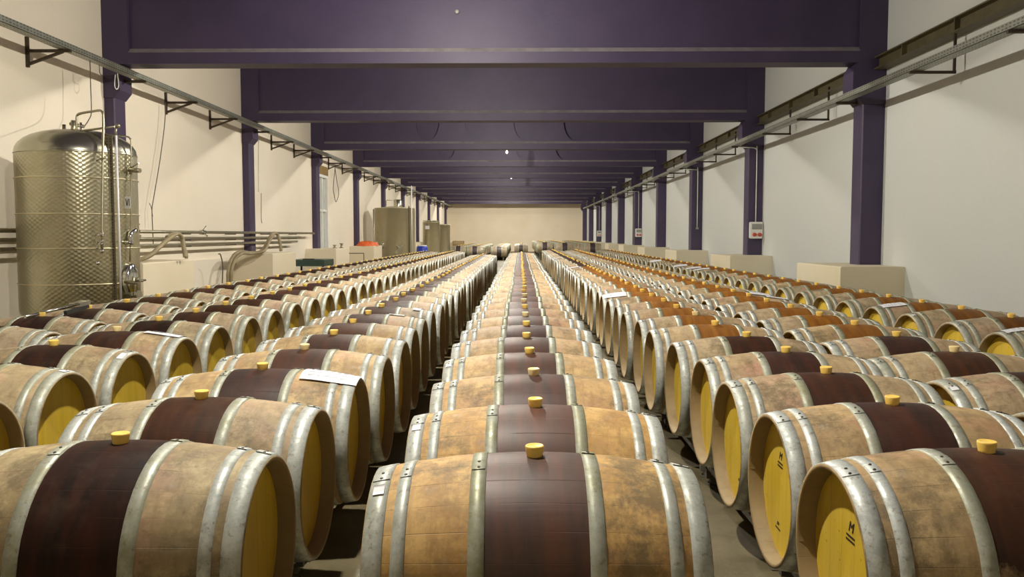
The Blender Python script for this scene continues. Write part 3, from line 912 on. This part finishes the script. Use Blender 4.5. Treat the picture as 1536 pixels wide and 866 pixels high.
    b = MB(); b.tube([L(192, 443, 10.2), L(208, 442, 10.0)], .035, 12); b.tube([L(204, 442, 10.0), L(209, 442, 9.98)], .05, 12); b.build('bottom_outlet', M['steel'], r)
    # pipe elbow where the wall pipes meet the tank
    b = MB(); b.tube(smooth_path([L(196, 367, 10.5), L(196, 352, 10.5), L(203, 346, 10.6)], 4), .035, 12); b.tube([L(184, 364, 10.4), L(199, 364, 10.4)], .018, 10); b.build('elbow', M['chrome'], r)
    tag(r, 'tall dimpled stainless tank with domed top and white sight tube by the left wall', 'tank')
big_tank()

# ------------------------------------------------------------------ farther tanks
def plain_tank(cx, cy, R, zb, zt, lab, cone=.08, fittings=True):
    r = empty('storage_tank', (cx, cy, 0))
    b = MB(); b.lathe([(zb, .001), (zb, R - .02), (zb + .02, R), (zt, R), (zt, R + .012), (zt + .02, R + .012), (zt + .02, R), (zt + .02 + cone, .12), (zt + .02 + cone, .001)], (0, 0, 0), 'z', 48); b.build('shell', M['steel_rough'], r)
    for q in range(4):
        a = PI / 4 + q * PI / 2; MB().tube([(R * .8 * math.cos(a), R * .8 * math.sin(a), 0), (R * .8 * math.cos(a), R * .8 * math.sin(a), zb + .02)], .04, 10).build('leg', M['steel'], r)
    return r
t2 = plain_tank(-5.50, 36.5, .88, .45, 2.66, '')
b = MB(); b.tube([(.55, -.62, .8), (.55, -.62, 2.7)], .02, 8); b.build('level_pipe', M['pipe'], t2)
MB().tube([(.80, -.50, .7), (.80, -.50, 3.62)], .022, 8).build('sight_tube', M['tube_white'], t2)
MB().tube([(.70, -.60, .7), (.70, -.60, 2.75)], .02, 8).build('drain_pipe', M['black'], t2)
b = MB(); b.lathe([(2.75, .20), (3.02, .20), (3.05, .17), (3.05, .001)], (.15, 0, 0), 'z', 20); b.build('manway_neck', M['steel'], t2)
b = MB(); b.tube([(.05, -.1, 3.0), (-.3, -.2, 3.02), (-.34, -.22, 2.98), (-.34, -.22, 2.76)], .015, 8); b.build('vent_pipe', M['pipe'], t2)
b = MB(); b.tube([(.2, -.8, 1.0), (.32, -1.05, 1.0)], .04, 10); b.tube([(-.38, -.78, .95), (-.38, -.9, .95), (-.38, -.9, 1.2)], .03, 8); b.build('outlet_valve', M['chrome'], t2)
b = MB(); b.bar((.18, -.92, .72), (.50, -.92, 1.12), .2, .10); b.build('manway_door', M['chrome'], t2)
tag(t2, 'large plain stainless tank behind the orange heap, tall sight tube on its side', 'tank')
MB_ = MB().tube([(-6.20, 35.2, 0), (-6.20, 35.2, 2.60)], .03, 10)
tag(MB_.build('steel_post', M['pipe']), 'thin pale steel post standing left of the large plain tank', 'post')
t3 = plain_tank(-5.25, 49.0, .50, .35, 2.25, '', .03)
b = MB(); b.box((-.30, -.50, 1.85), (-.05, -.48, 2.05)); b.build('number_plate', M['white'], t3)
b = MB(); b.lathe([(2.30, .48), (2.34, .50), (2.36, .48), (2.36, .001)], (0, 0, 0), 'z', 30); b.build('lid', M['steel'], t3)
tag(t3, 'small stainless tank with a lid and white plate, left of the far pair', 'tank')
t4 = plain_tank(-4.75, 50.8, .46, .35, 2.12, '', .03)
MB().tube([(-.25, -.42, .5), (-.25, -.42, 2.1)], .05, 8).build('sight_tube', M['tube_white'], t4)
tag(t4, 'small stainless tank right of the far pair, beside the brown crates', 'tank')
# blue drum
def drum():
    v = at(633, 372, 42); r = empty('plastic_drum', (v.x, v.y, 0))
    b = MB(); R = .29
    b.lathe([(0, .001), (0, R - .02), (.03, R), (.30, R), (.32, R + .012), (.34, R), (.60, R), (.62, R + .012), (.64, R), (.90, R - .01), (.95, R - .05), (.97, R - .10)], (0, 0, 0), 'z', 28); b.build('body', M['blue'], r)
    b = MB(); b.lathe([(.95, R - .06), (1.0, R - .06), (1.0, .001)], (0, 0, 0), 'z', 24); b.build('lid', M['white'], r)
    tag(r, 'blue plastic drum with a pale lid between the steel tanks', 'drum')
drum()
# crates on the far left
for k, (dx, z0) in enumerate(((0, 0), (0, .34), (0, .68))):
    v = at(688, 365, 73); r = empty('wooden_crate', (v.x, v.y, z0))
    b = MB(); W = .47; D = .30; H = .33
    for s in (-1, 1):
        for q in range(3):
            b.box((-W, s * D - .01, .01 + q * .11), (W, s * D + .01, .095 + q * .11)); b.box((s * W - .01, -D, .01 + q * .11), (s * W + .01, D, .095 + q * .11))
    b.box((-W, -D, 0), (W, D, .012))
    for sx in (-1, 1):
        for sy in (-1, 1): b.box((sx * (W - .02) - .015, sy * (D - .02) - .015, 0), (sx * (W - .02) + .015, sy * (D - .02) + .015, H))
    b.build('slats', M['crate'], r)
    tag(r, ['brown slatted crate, bottom of the stack right of the far tanks', 'brown slatted crate, middle of the stack right of the far tanks', 'brown slatted crate, topmost of the stack right of the far tanks'][k], 'crate', 'stacked wooden crates')
# a machine on wheels below the near wall box: dark green bench
v = at(468, 396, 24.2)
r = empty('work_bench', (v.x, v.y, 0))
b = MB(); b.prism(bev_poly(-.5, .62, .5, .80, .015), -.6, .6, 'y'); b.build('bench_top', M['green'], r)
for sx in (-1, 1):
    for sy in (-1, 1): MB().box((sx * .45 - .025, sy * .54 - .025, 0), (sx * .45 + .025, sy * .54 + .025, .63)).build('leg', M['black'], r)
MB().box((-.15, -.45, .80), (.15, -.30, .83)).build('handle', M['black'], r)
tag(r, 'low dark green steel bench in front of the greyish wall plinth', 'bench')
# wire trolley
v = at(534, 386, 29.5); r = empty('wire_trolley', (v.x, v.y, 0))
b = MB()
for s in (-.28, .28): b.tube([(s, 0, .12), (s, 0, .86)], .014, 8)
b.tube([(-.28, 0, .86), (.28, 0, .86)], .014, 8); b.build('handle', M['bracket'], r)
b = MB().box((-.3, -.1, .45), (.3, .7, .50)); b.build('deck', M['bracket'], r)
for s in (-1, 1):
    for q in (0, .6):
        MB().lathe([(-.02, .001), (-.02, .06), (.02, .06), (.02, .001)], (s * .26, q, .06), 'x', 16).build('wheel', M['black'], r)
b = MB(); b.bar((-.26, .6, .06), (-.26, .6, .46), .03, .03); b.bar((.26, .6, .06), (.26, .6, .46), .03, .03); b.build('leg', M['bracket'], r)
tag(r, 'trolley with a thin black tube handle before the plinth with the orange heap', 'trolley')
# orange heap on the fourth plinth
P4 = BY[5]; 
b = MB(); S = 26; Rr = 10; rr = random.Random(11); vs = []
for i in range(Rr + 1):
    for k in range(S):
        t = 2 * PI * k / S; q = 1 - i / Rr
        h = .22 * (1 - q ** 5) * (.62 + .30 * math.sin(3 * t + i * .8) * q + .25 * rr.random())
        vs.append((.42 * q * math.cos(t) * (1 + .15 * math.sin(5 * t)), .70 * q * math.sin(t) * (1 + .12 * math.cos(4 * t)), max(0, h)))
fs = [(i * S + k, i * S + (k + 1) % S, (i + 1) * S + (k + 1) % S, (i + 1) * S + k) for i in range(Rr) for k in range(S)]
b.add(vs, fs, True); b.add([vs[k] for k in range(S)], [list(range(S))[::-1]], False)
o = b.build('sack_heap', M['orange']); o.location = (-6.20, P4 - .12, 1.07)
tag(o, 'crumpled heap of bright orange sacking on a wall plinth', 'sacking')
# bottles / fittings on the third and fourth plinths
b = MB(); rr = random.Random(4)
for (x, y, h, nm, lab, mt) in ((-6.0, BY[4] + .9, .16, 'pipe_fitting', 'small pale steel fitting at the right end of the greyish plinth', 'pipe'), (-6.15, BY[4] + .55, .11, 'pipe_fitting', 'small low fitting left of the taller one on the greyish plinth', 'pipe'), (-5.95, BY[5] + .95, .16, 'hose_coupling', 'shiny steel coupling standing right of the orange heap', 'chrome')):
    b = MB(); b.lathe([(0, .001), (0, .07), (.02, .07), (.03, .04), (h - .03, .04), (h - .02, .065), (h, .065), (h, .001)], (0, 0, 0), 'z', 16)
    o = b.build(nm, M[mt]); o.location = (x, y, 1.07); tag(o, lab, 'fitting')

# ------------------------------------------------------------------ wall pipes and hoses on the left
def wall_pipe(z, ya, yb, r_, lab, valves=()):
    r = empty('wall_pipe', (-6.50, ya, z))
    MB().tube([(0, 0, 0), (0, yb - ya, 0)], r_, 12).build('tube', M['pipe'], r)
    y = 1.0
    while y < yb - ya:
        b = MB(); b.bar((0, y, -r_ - .005), (-.25, y, -r_ - .005), .025, .02)
        b.build('pipe_bracket', M['bracket'], r); y += 2.6
    for vy in valves:
        b = MB(); b.tube([(0, vy - .1, 0), (0, vy + .1, 0)], r_ * 1.7, 12); b.tube([(0, vy, .0), (.10, vy, -.08)], .018, 8); b.tube([(.02, vy - .04, .04), (.02, vy + .14, .13)], .010, 8); b.build('valve', M['chrome'], r)
    tag(r, lab, 'pipe', 'steel pipes along the left wall')
wall_pipe(1.56, 5.0, 26.2, .030, 'uppermost steel pipe along the left wall, valves and hoses over it', (9.0, 12.0))
wall_pipe(1.44, 5.0, 24.6, .027, 'middle steel pipe along the left wall')
wall_pipe(1.32, 5.0, 24.2, .027, 'lowest steel pipe along the left wall')
def onx(px, py, X):
    d = at(px, py, 1.0) - CAM
    return CAM + d * (X / d.x)
def hose(pts, r_, lab, mat='hose', n=8, name='hose', X=None):
    P = [onx(p[0], p[1], X if X else p[2]) if name == 'cable' else at(*p) for p in pts]
    o0 = P[0]
    b = MB(); b.tube([q - o0 for q in smooth_path(P, n)], r_, 10)
    o = b.build(name, M[mat]); o.location = o0
    return tag(o, lab, 'hose' if name == 'hose' else 'cable')
hose([(197, 391, 13.0), (212, 389, 13.0), (226, 383, 13.1), (240, 370, 13.3), (255, 357, 13.6), (266, 351, 13.9), (273, 357, 14.1), (276, 374, 14.1), (278, 386, 14.1)], .036, 'thick tan hose hanging over the wall pipes right of the big tank')
hose([(250, 356, 13.6), (262, 350.5, 13.8), (270, 353, 14.0), (274, 365, 14.2), (279, 380, 14.2), (279.5, 388, 14.2)], .030, 'second tan hose looped beside the thick one above the first plinth')
hose([(342, 424, 18.0), (343, 404, 18.0), (349, 386, 18.2), (360, 378, 18.6), (376, 379.5, 19.2), (392, 377, 19.4), (401, 364, 19.9), (409, 351, 20.2), (416, 352, 20.5), (420, 364, 20.5), (421.5, 377, 20.5)], .040, 'tan hose arching over the second plinth and up onto the wall pipes')
hose([(347, 424, 18.0), (348, 404, 18.0), (354, 388, 18.2), (364, 380.5, 18.5), (378, 380.5, 19.1), (396, 376.5, 19.3), (404, 362, 19.9), (411, 352, 20.2)], .034, 'inner tan hose doubled beside the arching one on the second plinth')
hose([(333, 435, 17.6), (334, 400, 17.7), (331, 383, 17.9), (328, 381, 17.9)], .012, 'thin dark cable rising by the ledge left of the second plinth', 'wire', 6, 'cable', X=-6.15)
hose([(249, 139, 16.0), (247, 185, 16.1), (240, 240, 16.1), (230, 300, 16.1), (228, 314, 16.1), (229, 345, 16.1), (230, 368, 16.1)], .008, 'thin dark wire dropping from the left tray past the wall right of the tank', 'wire', 6, 'cable', X=-6.62)
hose([(224, 305, 16.1), (227, 312, 16.1), (229, 325, 16.1)], .006, 'short wire end twisted round the long dropping wire', 'wire', 6, 'cable', X=-6.62)
hose([(135, 91, -6.24), (136, 130, -6.24), (137, 168, -6.2), (133, 180, -6.0), (127, 189, -5.75)], .007, 'thin wire dropping from the left tray to the top of the tank', 'wire', 6, 'cable')
hose([(149, 97, 13.0), (150, 110, 13.0), (155, 114, 13.05)], .006, 'short stub of wire hanging from the tray above the tank', 'wire', 6, 'cable', X=-6.24)
hose([(173, 112, 13.2), (172, 128, 13.2), (175, 134, 13.2), (178, 128, 13.2), (176, 110, 13.2)], .007, 'pale loop of wire hanging before the nearest left column', 'white', 6, 'cable', X=-6.24)
hose([(503, 248, 29.6), (500, 280, 29.6), (501, 291, 29.6), (504, 303, 29.6), (508, 290, 29.6), (505, 270, 29.6), (502.5, 252, 29.6)], .012, 'dark looped cable hanging on the wall right of the tall glazed door', 'wire', 6, 'cable', X=-6.6)
hose([(388, 210, 20.6), (388, 270, 20.6), (388, 288, 20.6)], .014, 'pale conduit dropping right of the second left column', 'white', 6, 'cable', X=-6.735)
hose([(392, 290, 20.9), (392, 325, 20.9), (393, 335, 20.9)], .006, 'thin pull cord with a dark end on the left wall', 'wire', 6, 'cable', X=-6.735)

# ------------------------------------------------------------------ things on the right wall
def switch_box(k, w=.30, h=.40, z=1.42, lab='', conduit=True):
    y = BY[k] + .02; x = XR - .19
    r = empty('socket_box', (x + .02, y, z))
    b = MB(); b.prism(bev_poly(-w / 2, 0, w / 2, h, .02), -.12, 0, 'y'); b.build('case', M['white'], r)
    MB().box((-w / 2 + .04, -.128, h * .55), (w / 2 - .02, -.12, h * .88)).build('window', M['grey'], r)
    for s in (-.5, .5):
        b = MB(); b.lathe([(-.17, .001), (-.17, .035), (-.16, .045), (-.12, .045)], (s * w * .42 + .01, 0, h * .24), 'y', 14); b.build('socket', M['red'], r)
    b = MB(); b.tube(smooth_path([(0, -.03, h - .01), (.0, -.03, 3.50 - z), (-.02, -.03, 3.56 - z), (-.10, -.03, 3.60 - z), (-.45, -.03, 3.61 - z)], 5), .013, 8); b.build('conduit', M['white'], r)
    tag(r, lab, 'socket box', 'socket boxes on the right columns')
switch_box(3, lab='white box with two red sockets low on the second right-hand purple column')
switch_box(6, lab='white box with sockets on the fifth right-hand purple column, under a thin conduit')
switch_box(9, lab='white box with sockets on the eighth right-hand purple column, far off')
# the bare conduit on the third column
y = BY[4]; r = empty('wall_conduit', (XR - .19, y - .01, 1.75))
MB().tube(smooth_path([(.02, 0, 0), (.02, 0, 1.78), (.0, 0, 1.83), (-.06, 0, 1.85), (-.45, 0, 1.86)], 5), .014, 8).build('tube', M['white'], r)
MB().box((-.02, -.03, -.06), (.06, .02, .0)).build('end_cap', M['grey'], r)
tag(r, 'bent white conduit without a box on the third right-hand purple column', 'conduit')
v = at(943, 300, 40)
b = MB().tube([(0, 0, 0), (0, 0, 3.6)], .06, 12); o = b.build('downpipe', M['girder']); o.location = (XR - .10, BY[6] + 2.2, 0)
tag(o, 'olive vertical pipe on the right wall between distant columns', 'pipe')

# ------------------------------------------------------------------ steel lance lying on the left row
r = empty('cleaning_lance', (0, 0, 0))
a = at(38, 484, 6.62); c = at(114, 457, 7.25)
a.z = max(a.z, ZBAR + 2 * RB + .01)
b = MB(); b.tube([a, c], .013, 10); b.build('tube', M['chrome'], r)
d = (c - a).normalized(); e = c + d * .10
b = MB(); b.bar(c - d * .02, e + d * .03, .10, .035); b.build('head_plate', M['chrome'], r)
b = MB(); b.bar(c - d * .22 + Vector((.03, .03, -.04)), e + Vector((.04, .0, -.03)), .03, .03); b.build('clamp', M['black'], r)
off = a.copy()
r.location = off
for k in r.children: k.data.transform(Matrix.Translation(-off))
tag(r, 'shiny steel lance with a flat head lying on barrels before the big tank', 'lance')
# hook on the nearest beam
b = MB(); b.lathe([(-.01, .001), (-.01, .03), (.02, .04), (.03, .02), (.03, .001)], (0, 0, 0), 'y', 12)
o = b.build('beam_socket', M['grey']); v = at(686, 19, 13.45); o.location = (v.x, BY[2] + .04, v.z); tag(o, 'tiny grey fitting on the face of the nearest purple beam', 'fitting')

# ------------------------------------------------------------------ world and output look
wd = bpy.data.worlds.new('world'); scene.world = wd; wd.use_nodes = True
wd.node_tree.nodes['Background'].inputs[0].default_value = (.6, .55, .45, 1); wd.node_tree.nodes['Background'].inputs[1].default_value = .005
vs_ = scene.view_settings
vs_.view_transform = 'Standard'; vs_.look = 'None'; vs_.gamma = 1; vs_.use_curve_mapping = False; vs_.exposure = 0.66
